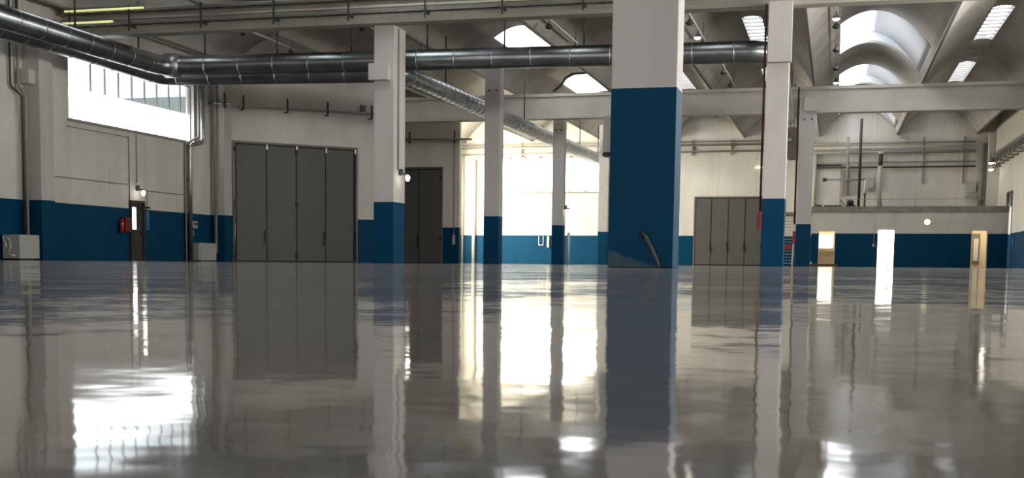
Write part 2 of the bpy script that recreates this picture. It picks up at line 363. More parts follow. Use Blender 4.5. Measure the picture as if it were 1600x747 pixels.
# roof-light glazing: broad curved domes and narrow ribbed strips
wn = [0]
def wname():
    wn[0] += 1; return 'window_%d' % wn[0]
for k in KS:
    x0 = X00+MW*k; oa, ob = opening(k); wide = (k % 3 == 0)
    if ob < XL or oa > XR: continue
    for ya, yb in sky_rows:
        zz = lambda x: BASE+RISE*(1-(2*(x-x0)/MW-1)**2)
        root = sempty(wname(), ((oa+ob)/2, ya, zz((oa+ob)/2)))
        if wide:      # glazed flank on the left, opaque white hood falling to the right
            gx = oa+1.25; top = 0.42
            gl = [(oa+(gx-oa)*i/6, zz(oa+(gx-oa)*i/6)+0.04+top*math.sin(i/6*math.pi/2)) for i in range(7)]
            hd = [(gx+(ob-gx)*i/12, zz(gx+(ob-gx)*i/12)+0.04+top*(1-(i/12)**1.6)) for i in range(13)]
            for nm, pr, m_ in (('pane', gl, 'sky_glass'), ('hood', hd, 'hood')):
                bm = B(); vs = [[bm.verts.new((x, y, z+t_)) for x, z in pr] for y, t_ in ((ya-0.02, 0), (yb+0.02, 0), (ya-0.02, 0.03), (yb+0.02, 0.03))]
                for i in range(len(pr)-1):
                    bm.faces.new((vs[0][i], vs[0][i+1], vs[1][i+1], vs[1][i])).smooth = True
                    bm.faces.new((vs[2][i], vs[2][i+1], vs[3][i+1], vs[3][i])).smooth = True
                for i in (0, len(pr)-1): bm.faces.new((vs[0][i], vs[1][i], vs[3][i], vs[2][i]))
                for u, v in ((0, 2), (1, 3)):
                    for i in range(len(pr)-1): bm.faces.new((vs[u][i], vs[u][i+1], vs[v][i+1], vs[v][i]))
                obj(nm, bm, m_, root)
            bm = B()
            for y in (ya-0.01, yb+0.01):
                pr = gl+hd[1:]; lo = [bm.verts.new((x, y, zz(x))) for x, z in pr]; hi = [bm.verts.new((x, y, z)) for x, z in pr]
                lo2 = [bm.verts.new((x, y+0.03, zz(x))) for x, z in pr]; hi2 = [bm.verts.new((x, y+0.03, z)) for x, z in pr]
                for i in range(len(pr)-1):
                    bm.faces.new((lo[i], lo[i+1], hi[i+1], hi[i])); bm.faces.new((lo2[i], lo2[i+1], hi2[i+1], hi2[i])); bm.faces.new((hi[i], hi[i+1], hi2[i+1], hi2[i]))
            obj('hood_gable', bm, 'hood', root)
            continue
        bm = B(); n = 10; off = 0.13
        vs = [[bm.verts.new((oa-0.02+(ob-oa+0.04)*i/n, y, zz(oa-0.02+(ob-oa+0.04)*i/n)+off)) for i in range(n+1)] for y in (ya-0.02, yb+0.02)]
        for i in range(n): bm.faces.new((vs[0][i], vs[0][i+1], vs[1][i+1], vs[1][i])).smooth = True
        obj('pane', bm, 'sky_glass', root)
        bm = B(); ny = 9
        for j in range(1, ny):
            y = ya+(yb-ya)*j/ny; box(bm, oa, ob, y-0.05, y+0.05, zz((oa+ob)/2)-0.01, zz((oa+ob)/2)+0.08)
        for xx in (oa, ob): box(bm, xx-0.03, xx+0.03, ya, yb, zz(xx)-0.02, zz(xx)+off+0.02)
        for yy in (ya, yb):
            for i in range(6):
                xa, xb = oa+(ob-oa)*i/6, oa+(ob-oa)*(i+1)/6; zc = min(zz(xa), zz(xb)); box(bm, xa, xb, yy-0.03, yy+0.03, zc-0.01, zc+off)
        obj('window_frame', bm, 'winframe', root)

# ------------------------------------------------------------------ strip window, left wall
root = sempty(wname(), (XL-0.2, WY0, WZ0))
bm = B(); step = 0.934; ymul = [42.01+step*i for i in range(-2, 7)]; ymul = [y for y in ymul if WY0+1.5 < y < WY1-0.1]
TZ = 5.80
for y in ymul: box(bm, XL-0.22, XL-0.16, y-0.022, y+0.022, TZ, WZ1)
box(bm, XL-0.24, XL-0.14, WY0, WY0+0.06, WZ0, WZ1); box(bm, XL-0.24, XL-0.14, WY1-0.06, WY1, WZ0, WZ1)
box(bm, XL-0.24, XL-0.14, WY0+0.06, WY1-0.06, WZ0, WZ0+0.05); box(bm, XL-0.24, XL-0.14, WY0+0.06, WY1-0.06, WZ1-0.05, WZ1)
for y in ymul: box(bm, XL-0.16, XL+0.03, y-0.025, y+0.025, WZ0+0.0, WZ0+0.03)
obj('window_frame', bm, 'winframe', root)
bm = B(); box(bm, XL-0.20, XL-0.18, WY0+0.05, WY1-0.05, WZ0+0.05, TZ); obj('lower_pane', bm, 'win_glass', root, label='frosted white lower panes')
bm = B(); box(bm, XL-0.20, XL-0.18, WY0+0.05, WY1-0.05, TZ, WZ1-0.05); obj('upper_pane', bm, 'clear', root, label='clear upper panes')
bm = B(); box(bm, XL-0.12, XL+0.06, WY0-0.12, WY1+0.06, WZ0-0.09, WZ0-0.01); obj('window_sill', bm, 'pipe', root)
# unseen tall glazing past the second door block, added to light the back wall
root = sempty(wname(), (XL-0.2, 68.9, 0.6))
bm = B(); box(bm, XL-0.20, XL-0.17, 68.9, 85.5, 0.6, 7.3); obj('pane', bm, 'added_sun_glass', root)
bm = B()
for i in range(13): y = 68.9+16.6*i/12; box(bm, XL-0.26, XL-0.12, y-0.04, y+0.04, 0.6, 7.3)
for z in (0.6, 2.3, 4.8, 7.3): box(bm, XL-0.26, XL-0.12, 68.9, 85.5, z-0.04, z+0.04)
obj('window_frame', bm, 'winframe', root)
# back windows
root = sempty(wname(), (WX0, YB+0.2, BZ0))
bm = B(); box(bm, WX0, WX1, YB+0.18, YB+0.21, BZ0, BZ1); obj('pane', bm, 'warm_glass', root)
bm = B(); box(bm, WX0-0.1, WX1+0.1, YB-0.06, YB+0.10, BZ0-0.12, BZ0+0.0); obj('window_sill', bm, 'pipe', root)
bm = B()
for i in range(8):
    x = WX0+0.6+(WX1-WX0-1.2)*i/7
    for z in (BZ0-0.02, BZ1): box(bm, x-0.07, x+0.07, YB-0.10, YB+0.12, z-0.05, z+0.12)
obj('window_stay', bm, 'pipe', root)
# unseen strip windows right of and behind the camera, added to light the hall
root = sempty(wname(), (XR+0.2, 11, 4.4)); bm = B(); box(bm, XR+0.18, XR+0.20, 11, 49, 4.4, 7.0); obj('pane', bm, 'side_fill', root)
bm = B()
for i in range(39): box(bm, XR+0.14, XR+0.24, 11+i-0.025, 11+i+0.025, 4.4, 7.0)
obj('window_frame', bm, 'winframe', root)
root = sempty(wname(), (-8, Y0-0.2, 3.6)); bm = B(); box(bm, -22, 6, Y0-0.20, Y0-0.18, 3.6, 7.0); obj('pane', bm, 'front_fill', root)
bm = B()
for i in range(29): box(bm, -22+i-0.025, -22+i+0.025, Y0-0.24, Y0-0.14, 3.6, 7.0)
obj('window_frame', bm, 'winframe', root)
# neighbouring building outside
bm = B(); box(bm, -62, -45.5, 100, 112, -0.2, 13.45)
tag(obj('building', bm, 'house'), 'plain grey building outside, seen through the clear panes of the left strip window', 'building')

# ------------------------------------------------------------------ slanted door wall (wall_inner) and second block
A = Vector((-24.17, 50.9)); D = Vector((-20.35, 55.2)); dirW = (D-A).normalized(); nrm = Vector((dirW.y, -dirW.x))   # nrm faces the hall
def WP(s, off=0.0):  # s metres along the slanted wall from A, off towards the hall
    p = A+dirW*s+nrm*off; return (p.x, p.y)
def wbox(bm, s0, s1, o0, o1, z0, z1): return quadprism(bm, [WP(s0,o0), WP(s0,o1), WP(s1,o1), WP(s1,o0)], z0, z1)
DW = (D-A).length
s_end = 7.55
DH1 = 4.93
bm = B(); wbox(bm, -0.75, 0.0, -0.3, 0, 0, 9.9); wbox(bm, 0.0, DW, -0.3, 0, DH1, 9.9); wbox(bm, DW, s_end, -0.3, 0, 0, 9.9)
struct('wall_inner', bm, 'wall')
Y2 = 68.1
bm = B(); box(bm, XL, -22.9, Y2, Y2+0.3, 0, 9.9); box(bm, -22.9, -20.24, Y2, Y2+0.3, 5.02, 9.9); box(bm, -20.24, -19.27, Y2, Y2+0.3, 0, 9.9)
struct('wall_return', bm, 'wall')

# folding door 1, four leaves, on the slanted wall
root = sempty('door_1', (*WP(DW/2, 0), 0))
bm = B(); wbox(bm, -0.07, 0.03, -0.05, 0.05, 0, DH1+0.08); wbox(bm, DW-0.03, DW+0.07, -0.05, 0.05, 0, DH1+0.08); wbox(bm, 0.03, DW-0.03, -0.05, 0.05, DH1, DH1+0.08)
obj('door_frame', bm, 'frame', root)
bm = B(); wbox(bm, 0.03, 0.09, -0.06, -0.01, 0.0, DH1); wbox(bm, DW-0.10, DW-0.03, -0.06, -0.01, 0.0, DH1); wbox(bm, 0.09, DW-0.1, -0.06, -0.01, DH1-0.07, DH1)
obj('rubber_seal', bm, 'rubber', root)
LW = (DW-0.18)/4
for i in range(4):
    s0 = 0.09+LW*i+0.035; s1 = 0.09+LW*(i+1)-0.035
    bm = B(); wbox(bm, s0, s1, -0.055, 0.0, 0.06, DH1-0.07); lf = obj('door_leaf', bm, 'grey_door', root)
    bm = B(); wbox(bm, s0-0.035, s1+0.035, -0.05, -0.02, 0.005, 0.06)
    if i < 3: wbox(bm, s1, s1+0.07, -0.05, -0.012, 0.06, DH1-0.08)
    obj('rubber_edge', bm, 'rubber', lf, label='black rubber edge')
    if i in (0, 2):
        bm = B(); wbox(bm, s1-0.08, s1-0.01, 0.0, 0.05, 1.0, 1.32); wbox(bm, s1-0.065, s1-0.025, 0.05, 0.07, 0.80, 1.1); wbox(bm, s1-0.10, s1-0.07, 0.02, 0.06, 0.74, 0.86)
        obj('door_handle', bm, 'black', lf)
for s in (0.02, DW/2, DW-0.06):
    for z in (0.25, 2.45, 4.68):
        if s > DW-0.5 and z > 4: continue
        zz_ = 1.15 if (s > DW-0.5 and z == 2.45) else z
        bm = B(); wbox(bm, s-0.06, s+0.06, 0.0, 0.06, zz_-0.08, zz_+0.08); tube(bm, [(*WP(s, 0.06), zz_-0.11), (*WP(s, 0.06), zz_+0.11)], 0.025, 8)
        obj('hinge', bm, 'black', root)
for s in (LW+0.1, DW/2, 3*LW+0.1, DW-0.06):
    bm = B(); wbox(bm, s-0.03, s+0.03, 0.0, 0.06, DH1-0.22, DH1-0.02); obj('top_roller', bm, 'steel', root)
bm = B(); tube(bm, [(*WP(0.0, 0.09), 0.0), (*WP(0.0, 0.09), 2.5)], 0.018, 8); tube(bm, [(*WP(DW-0.02, 0.07), 0.0), (*WP(DW-0.02, 0.07), DH1-0.2)], 0.012, 8)
obj('bolt_rod', bm, 'steel', root)
# folding door 2 on the return wall
def fold_door(name, x0, x1, y, h, seams, handles):
    root = sempty(name, ((x0+x1)/2, y, 0))
    bm = B(); box(bm, x0-0.06, x0+0.02, y-0.06, y+0.06, 0, h+0.08); box(bm, x1-0.02, x1+0.06, y-0.06, y+0.06, 0, h+0.08); box(bm, x0+0.02, x1-0.02, y-0.06, y+0.06, h, h+0.08)
    obj('door_frame', bm, 'frame', root)
    xs = [x0+0.02]+seams+[x1-0.02]
    bm = B()
    for sx in seams: box(bm, sx-0.035, sx+0.035, y-0.02, y+0.05, 0.05, h-0.06)
    box(bm, x0+0.02, x1-0.02, y-0.03, y+0.05, 0.0, 0.06); box(bm, x0+0.02, x1-0.02, y-0.03, y+0.05, h-0.07, h-0.001)
    box(bm, x1-0.09, x1-0.02, y-0.03, y+0.05, 0.06, h-0.07); box(bm, x0+0.02, x0+0.08, y-0.03, y+0.05, 0.06, h-0.07)
    obj('rubber_seal', bm, 'rubber', root)
    for a, b in zip(xs, xs[1:]):
        bm = B(); box(bm, a+0.03, b-0.03, y-0.035, y+0.04, 0.07, h-0.07); lf = obj('door_leaf', bm, 'grey_door', root)
        for hx in handles:
            if abs(hx-b) < 0.05:
                bm = B(); box(bm, b-0.07, b-0.02, y-0.09, y-0.035, 1.0, 1.5); box(bm, b-0.06, b+0.06, y-0.11, y-0.07, 0.88, 1.05)
                obj('door_handle', bm, 'black', lf)
    for z in (1.3, h-0.5):
        bm = B(); box(bm, x1-0.09, x1+0.01, y-0.10, y-0.03, z-0.12, z+0.12); obj('hinge', bm, 'black', root)
    return root
fold_door('door_2', -22.9, -20.24, Y2, 5.02, [-21.52], [-21.52])
YD = YB-0.08
fold_door('door_3', -8.80, -4.55, YD, 4.32, [-7.75, -6.68, -5.62], [-7.75, -6.68, -5.62])

# ================================================================== BEAMS (inverted T, concrete)
def tbeam(y, zb, zt, x0, x1, label, m='beam'):
    r = thing('concrete_beam', label, 'beam', ((x0+x1)/2, y, zb), None)
    bm = B(); box(bm, x0, x1, y-0.30, y+0.30, zb, zb+0.16, 0.015); obj('bottom_flange', bm, m, r)
    bm = B(); box(bm, x0, x1, y-0.13, y+0.13, zb+0.16, zt-0.14); obj('web', bm, m, r)
    bm = B(); box(bm, x0, x1, y-0.24, y+0.24, zt-0.14, zt-0.005); obj('top_flange', bm, m, r)
    return r
tbeam(39.15, 7.27, 8.10, XL+0.01, XR-0.01, 'nearest concrete roof beam with hung trays, crossing the top of the photo', 'beam_shaded')
b2 = tbeam(63.1, 6.90, 8.10, XL+0.01, XR-0.01, 'second concrete roof beam, in mid hall behind the broad blue and white pillar')
bm = B()
for x in (-15.2, -10.3): box(bm, x-0.75, x+0.75, 62.955, 62.97, 7.3, 7.85)
obj('raised_panel', bm, 'beam', b2)
tbeam(14.0, 7.3, 8.10, XL+0.01, XR-0.01, 'concrete roof beam above the broad near pillar')

# ================================================================== PILLARS
def pillar(x0, x1, y0, y1, top, label, m='pillar', capz=None, cap=(0.1, 0.2), bolts=None, base=0.0):
    r = thing('concrete_pillar', label, 'pillar', ((x0+x1)/2, (y0+y1)/2, 0), None)
    bm = B(); box(bm, x0, x1, y0, y1, base, top, 0.012); obj('shaft', bm, m, r)
    if capz:
        bm = B(); box(bm, *cap[0], *cap[1], capz[0], capz[1], 0.01); obj('corbel', bm, 'pillar', r)
    if bolts:
        for bx in bolts[0]:
            bm = B(); lathe(bm, [(0.035, -0.02), (0.035, 0.02)], (bx, y0-0.018, bolts[1]), 10, 'y'); obj('bolt', bm, 'black', r)
    return r
big = pillar(-2.36, -1.665, 14.25, 14.78, 7.3, 'broad near pillar, blue to above head height and white over it', 'pillar_big')
p2 = pillar(-13.87, -13.22, 39.22, 40.35, 7.27, 'left mid pillar with square corbel, beside the four-leaf grey folding door', 'pillar', (5.60, 6.10), ((-13.97, -13.33), (38.97, 39.22)), ([-13.35], 6.05))
# upper part of the second-row right pillar stands forward above z 5.63
p3 = pillar(-2.03, -1.42, 38.45, 39.05, 7.27, 'right mid pillar standing in front of the far grey folding door', 'pillar', (5.63, 7.27), ((-2.0, -1.36), (38.22, 38.45)))
p4 = pillar(-1.77, -1.12, 62.1, 62.8, 7.45, 'slim pillar before the left end of the mezzanine', 'pillar', (6.9, 7.5), ((-1.6, -1.0), (61.95, 62.1)), ([-1.56, -1.24], 6.55))
p5 = pillar(-13.62, -13.0, 51.75, 52.4, 8.0, 'slim pillar left of the bright back windows', 'pillar', None, bolts=([-13.45, -13.15], 6.86))
p6 = pillar(-13.40, -12.85, 64.0, 64.6, 7.5, 'middle slim pillar between the two bright back windows', 'pillar', None, bolts=([-13.25, -13.0], 6.5))
p7 = pillar(-13.32, -12.75, 76.65, 77.3, 8.0, 'farthest slim pillar, between the back windows and the broad near pillar')
pillar(-24.69, -24.10, 36.8, 37.55, 7.27, 'engaged pillar on the left wall before the strip window, with corbel', 'pillar', (5.48, 5.92), ((-24.69, -24.24), (36.43, 36.8)))
pillar(-24.69, -24.12, 49.9, 50.6, 8.05, 'engaged pillar on the left wall beside the slanted folding-door wall', 'pillar')
pillar(8.55, 9.19, 62.1, 62.8, 7.4, 'engaged pillar on the right wall under the second beam')
pillar(8.6, 9.19, 85.9, 86.6, 8.05, 'engaged pillar in the far right corner above the mezzanine')
pillar(-2.36, -1.665, -11, -10.4, 8.0, 'pillar behind the viewpoint')

# ================================================================== MEZZANINE BLOCK
mx0, mx1, my = -1.40, 9.19, 80.0
doors = [(-0.98, -0.06, 2.06), (2.26, 3.20, 2.13), (7.29, 8.14, 2.11)]
bm = wall_grid(B(), 'y', my, 0.25, mx0, mx1, 0, 3.12, [(a, b, 0, h) for a, b, h in doors]); struct('wall_mezzanine', bm, 'wall')
bm = B(); box(bm, mx0, mx0+0.25, my+0.25, YB-0.01, 0, 3.12); struct('wall_mezzanine_side', bm, 'wall')
bm = B(); box(bm, mx0-0.03, mx1, my-0.10, YB-0.01, 3.12, 3.44, 0.01); struct('ceiling_mezzanine_slab', bm, 'slab')
# rooms behind
for x in (0.9, 2.0, 3.6, 6.9): 
    bm = B(); box(bm, x, x+0.12, my+0.25, YB-0.02, 0, 3.12); struct('wall_partition', bm, 'cream')
bm = B(); box(bm, mx0+0.25, 0.9, 83.4, 83.5, 0, 3.12); struct('wall_room_back', bm, 'cream')
bm = B(); box(bm, 7.02, mx1, 84.0, 84.1, 0, 3.12); struct('wall_corridor_back', bm, 'cream')
r = sempty(wname(), (-0.6, 83.38, 1.1)); bm = B(); box(bm, -1.05, -0.20, 83.33, 83.38, 1.12, 1.88, 0.02); obj('pane', bm, 'warm_glass', r)
bm = B(); box(bm, -1.12, -0.13, 83.36, 83.399, 1.05, 1.95); obj('window_frame', bm, 'white', r)
for (x, y) in ((-0.4, 81.8), (8.0, 82.2)):
    t = thing('ceiling_lamp', 'lit lamp in the small room behind the %s mezzanine doorway' % ('left' if x < 0 else 'right'), 'lamp', (x, y, 3.12))
    bm = B(); box(bm, x-0.5, x+0.5, y-0.3, y+0.3, 3.04, 3.12); obj('diffuser', bm, 'room_lamp', t)
# doorway frames and leaves
r = sempty('door_4', (-0.52, my, 0)); a, b, h = doors[0]
bm = B(); box(bm, a, a+0.03, my-0.02, my+0.27, 0, h); box(bm, b-0.03, b, my-0.02, my+0.27, 0, h); box(bm, a+0.03, b-0.03, my-0.02, my+0.27, h-0.04, h); obj('door_frame', bm, 'cream', r)
bm = B(); box(bm, a+0.03, b-0.03, 82.0, 82.05, 0.9, 0.95); box(bm, a-0.2, b+0.3, 82.05, 82.08, 0, 0.9); obj('low_panel', bm, 'cream', r)
r = sempty('door_5', (2.7, my, 0)); a, b, h = doors[1]
bm = B(); box(bm, a+0.03, a+0.60, my+0.1, my+0.14, 0.03, h-0.03); box(bm, a+0.64, b-0.03, my+0.1, my+0.14, 0.03, h-0.03); obj('glass_leaf', bm, 'warm_glass', r)
bm = B(); box(bm, a, a+0.03, my+0.02, my+0.24, 0, h); box(bm, b-0.03, b, my+0.02, my+0.24, 0, h); box(bm, a+0.60, a+0.64, my+0.09, my+0.15, 0.0, h); obj('door_frame', bm, 'winframe', r)
bm = B(); box(bm, a-0.26, a-0.12, my-0.05, my-0.001, 1.15, 1.3); box(bm, a-0.20, a-0.18, my-0.02, my-0.001, 1.3, 3.0); tag(obj('door_bell', bm, 'plastic'), 'small grey box and thin conduit left of the bright middle mezzanine door', 'switch box')
r = sempty('door_6', (7.7, my, 0)); a, b, h = doors[2]
bm = B(); box(bm, a, a+0.04, my-0.02, my+0.27, 0, h); box(bm, b-0.04, b, my-0.02, my+0.27, 0, h); box(bm, a+0.04, b-0.04, my-0.02, my+0.27, h-0.05, h); obj('door_frame', bm, 'cream', r)
bm = B(); box(bm, 7.72, 8.12, 83.9, 83.99, 0.25, 2.0); f = obj('inner_door', bm, 'frame', r); bm = B(); box(bm, 7.78, 8.05, 83.87, 83.9, 0.4, 1.7); obj('inner_pane', bm, 'pipe_light', f)
# dark doorway in the right wall
r = sempty('door_7', (XR, 80, 0)); bm = B(); box(bm, XR-0.03, XR+0.1, 78.70, 78.80, 0, 4.25); box(bm, XR-0.03, XR+0.1, 81.25, 81.35, 3.46, 4.25); box(bm, XR-0.03, XR+0.1, 78.8, 81.25, 4.18, 4.26); obj('door_frame', bm, 'frame', r)
bm = B(); box(bm, XR+0.2, XR+0.26, 78.8, 79.98, 0, 4.18); box(bm, XR+0.2, XR+0.26, 79.98, 81.25, 3.46, 4.18); obj('door_leaf', bm, 'doorframe_dark', r)
# wooden ramp at the left doorway
t = thing('door_ramp', 'low brown board ramp lying on the floor at the left mezzanine doorway', 'ramp', (-0.75, 79.6, 0))
bm = B(); box(bm, -1.75, 0.15, 79.3, 79.95, 0.0, 0.14, 0.01); obj('board', bm, 'wood', t)
bm = B(); box(bm, -1.7, -1.3, 79.35, 79.7, 0.14, 0.24, 0.03); obj('folded_rag', bm, 'chalk', t)

# ================================================================== AIR DUCTS
def ribbed(pts, r, pitch=1.2, start=0.6):
    """list of collar points along a polyline"""
    out = []; acc = start
    for a, b in zip(pts, pts[1:]):
        a, b = Vector(a), Vector(b); L_ = (b-a).length; d = (b-a)/L_
        while acc < L_: out.append((a+d*acc, d)); acc += pitch
        acc -= L_
    return out
def duct(label, pts, r, corner=0.75, pitch=1.25, hang=None, seg=28, collar=0.016, fine=None):
    t = thing('air_duct', label, 'duct', pts[0], None)
    rp = route(pts, corner, 4)
    bm = B(); tube(bm, rp, r, seg); obj('duct_tube', bm, 'zinc', t)
    for p, d in ribbed(rp, r, pitch):
        if fine and p.y > 43: continue
        bm = B(); tube(bm, [p-d*0.02, p+d*0.02], r+collar, seg); obj('seam_collar', bm, 'zinc_dull', t)
    if fine:
        for q in range(68):
            y = 43.4+0.62*q; bm = B(); tube(bm, [(fine[0], y-0.02, fine[1]+0.0023*(y-42.45)), (fine[0], y+0.02, fine[1]+0.0023*(y-42.45))], r+collar, seg); obj('seam_collar', bm, 'zinc_dull', t)
    if hang:
        for (x, y, zt, zb) in hang:
            bm = B(); tube(bm, [(x, y, zt), (x, y, zb)], 0.03, 6); obj('hanger_rod', bm, 'rod', t)
    return t
R = 0.33
dA = duct('upper round zinc duct running along the left side and turning right across the hall', [(-22.35, 26, 6.74), (-22.35, 41.5, 6.64), (-1.95, 41.5, 6.42), (-2.25, 60, 6.42)], R, 0.9, collar=0.008,
     hang=[(x, 41.5, 8.3, 6.75) for x in (-20.74, -18.09, -15.46, -12.86, -10.3, -7.75)]+[(-22.3, y, 8.5, 7.0) for y in (33, 36, 39.8)])
dB = duct('lower round zinc duct behind the upper one, turning away down the hall', [(-22.9, 26, 6.56), (-22.9, 37, 6.56), (-22.9, 42.45, 6.46), (-14.15, 42.45, 6.32), (-14.15, 85.5, 6.42)], 0.33, 0.7, collar=0.010, fine=(-14.15, 6.32),
     hang=[(-14.15, y, 8.4, 6.7) for y in (48, 55, 61, 69, 75, 81)])
# elbow fitting in the near corner
bm = B(); tube(bm, [(-22.3, 30.6, 6.9), (-22.7, 31.2, 7.5), (-22.9, 31.4, 8.6)], 0.26, 20)
obj('branch_duct', bm, 'zinc_dull', dA)
bm = B(); lathe(bm, [(0.41, -0.3), (0.41, 0.05), (0.36, 0.3)], (-21.9, 41.5, 6.66), 28, 'x'); obj('elbow_collar', bm, 'zinc_dull', dA)

# ================================================================== CABLE TRAYS AND PIPES ON THE NEAR BEAM
def tray(y, z, x0, x1, wd, label, h=0.07, cables=2):
    t = thing('cable_tray', label, 'cable tray', ((x0+x1)/2, y, z))
    bm = B(); box(bm, x0, x1, y-wd/2, y-wd/2+0.02, z, z+h); box(bm, x0, x1, y+wd/2-0.02, y+wd/2, z, z+h); obj('side_rail', bm, 'tray', t)
    n = int((x1-x0)/0.5); x = x0+0.05
    bm = B(); box(bm, x-0.012, x+0.012, y-wd/2+0.02, y+wd/2-0.02, z, z+0.02); rg = obj('rung', bm, 'tray', t)
    for i in range(1, n): r2_ = rg.copy(); C.objects.link(r2_); r2_.location.x += (x1-x0-0.1)*i/(n-1)
    for c in range(cables):
        bm = B(); yy = y-wd/2+0.06+c*(wd-0.12)/max(1, cables-1); tube(bm, [(x0, yy, z+0.045), (x1, yy, z+0.045)], 0.022, 8); obj('cable', bm, 'cable', t)
    return t
tray(38.62, 7.52, -24.3, -2.4, 0.30, 'lower cable tray in front of the nearest beam, just above its flange')
tray(38.62, 7.92, -24.3, -2.4, 0.30, 'upper cable tray in front of the nearest beam, at the top of the photo')
def pipe(label, pts, r, m='pipe', corner=0.12, name='steel_pipe', cat='pipe', clips=None, seg=10):
    o = thing(name, label, cat, pts[0]); bm = B(); tube(bm, route(pts, corner) if len(pts) > 2 else pts, r, seg); obj('pipe_run', bm, m, o)
    if clips:
        for c in clips: bm = B(); box(bm, *c); obj('bracket', bm, 'rod', o)
    return o
rodx = (-24.0, -21.85, -19.34, -16.87, -14.42, -11.99, -9.62, -7.23, -4.8)
pipe('thin pale pipe running between the two cable trays of the nearest beam', [(-24.3, 38.75, 7.75), (-2.4, 38.75, 7.75)], 0.035, 'pipe_light', clips=[(x-0.03, x+0.03, 38.42, 38.84, 7.44, 7.52) for x in rodx])
pipe('grey pipe above the upper cable tray at the top of the photo', [(-24.3, 38.66, 8.03), (-2.4, 38.66, 8.03)], 0.035, 'pipe', clips=[(x-0.025, x+0.025, 38.40, 38.44, 7.30, 8.09) for x in rodx])
pipe('pale pipe on the nearest beam right of the broad pillar, over the right mid pillar', [(-1.0, 38.7, 7.62), (9.0, 38.7, 7.56)], 0.045, 'pipe_light')

for x0_, x1_, z_, lb in ((-24.2, -21.3, 8.0, 'upper'), (-24.3, -22.4, 7.62, 'lower')):  # emissive yellow strips laid along the trays
    t = thing('glow_strip', lb+' yellowish glowing strip on the nearest beam trays, top left of the photo', 'lamp', ((x0_+x1_)/2, 38.4, z_))
    bm = B(); box(bm, x0_, x1_, 38.40, 38.46, z_+0.03, z_+0.09); obj('fitting', bm, 'tray', t)
    bm = B(); tube(bm, [(x0_+0.03, 38.42, z_), (x1_-0.03, 38.42, z_)], 0.035, 10); obj('tube', bm, 'yellow_glow', t)
# ================================================================== VAULT RIBS / LIGHTING TRACKS
def bell(x, y, z, lit, label):
    t = thing('bell_lamp', label, 'lamp', (x, y, z))
    bm = B(); tube(bm, [(x, y, z), (x, y, z-0.10)], 0.02, 8); obj('stem', bm, 'lampshell', t)
    bm = B(); lathe(bm, [(0.03, -0.08), (0.06, -0.12), (0.13, -0.20), (0.15, -0.24), (0.13, -0.24)], (x, y, z), 18); obj('lamp_shade', bm, 'lampshell' if not lit else 'steel', t)
    bm = B(); lathe(bm, [(0.07, -0.238), (0.12, -0.25), (0.09, -0.29), (0.03, -0.31)], (x, y, z), 18); obj('bulb', bm, 'lamp' if lit else 'darkplastic', t)
    return t
def track(x, y0, y1, z, label, lamps=()):
    t = thing('lighting_track', label, 'lighting track', (x, y0, z))
    bm = B(); box(bm, x-0.05, x+0.05, y0, y1, z, z+0.06); obj('rail', bm, 'chalk', t)
    n = max(2, int((y1-y0)/3)+1)
    for i in range(n):
        y = y0+0.2+(y1-y0-0.4)*i/(n-1); bm = B(); tube(bm, [(x, y, z+0.05), (x, y, vz(x)+0.02)], 0.012, 6); obj('drop_rod', bm, 'rod', t)
    return t
zt = 8.82
ORD = {0: 'nearest', 1: 'second', 2: 'third', 3: 'fourth', 4: 'fifth'}
for i, (x, ya, yb, ls, txt) in enumerate([
    (-21.9, 46.5, 52.0, [(46.9, 0), (51.6, 0)], 'above the four-leaf door'),
    (-17.1, 46.3, 54.5, [(46.9, 0), (53.5, 0)], 'behind the left mid pillar'),
    (-9.79, 45.5, 50.9, [(45.8, 0), (50.6, 0)], 'left of the broad pillar'),
    (-5.03, 42.5, 51.2, [(46.2, 0), (49.0, 1), (50.8, 0)], 'just right of the broad pillar'),
    (-4.87, 55.8, 64.5, [(58.3, 0), (62.4, 0)], 'below the right end of the cross duct'),
    (-0.27, 43.0, 68.0, [(48.8, 1), (50.5, 0), (56.0, 0), (61.2, 0), (65.6, 1)], 'beside the broad arched skylights')]):
    zt = 8.40 if -10 < x < -4 else 8.82
    track(x, ya, yb, zt, 'pale lighting rail under the vault '+txt)
    for q, (y, lit) in enumerate(ls):
        bell(x, y, zt, lit, ('lit' if lit else 'unlit')+' small bell lamp, %s on the rail %s' % (ORD[q], txt))
for (x, y, d) in ((-7.0, 79.5, 'above the far folding door'), (4.2, 78.5, 'left of the far strip skylight over the mezzanine')):
    bell(x, y, 8.9, 0, 'small dark lamp hanging from the vault '+d)
bell(-0.9, 78, 8.8, 1, 'white lamp under the vault beside the slim mezzanine pillar')
# cracked dark cable on the far vault
bm = B(); tube(bm, route([(-11.9, 66.5, 9.55), (-12.6, 64.4, 9.2), (-12.75, 63.6, 8.9), (-12.9, 63.5, 8.6), (-13.3, 63.4, 8.25)], 0.1), 0.06, 8)
tag(obj('hanging_cable', bm, 'cable'), 'dark loose cable drooping from the vault above the second beam', 'cable')

# ================================================================== LEFT WALL FITTINGS
def wl(bm, y0, y1, z0, z1, d=0.1, o=0.0, bev=0): return box(bm, XL+0.002+o, XL+0.002+o+d, y0, y1, z0, z1, bev)
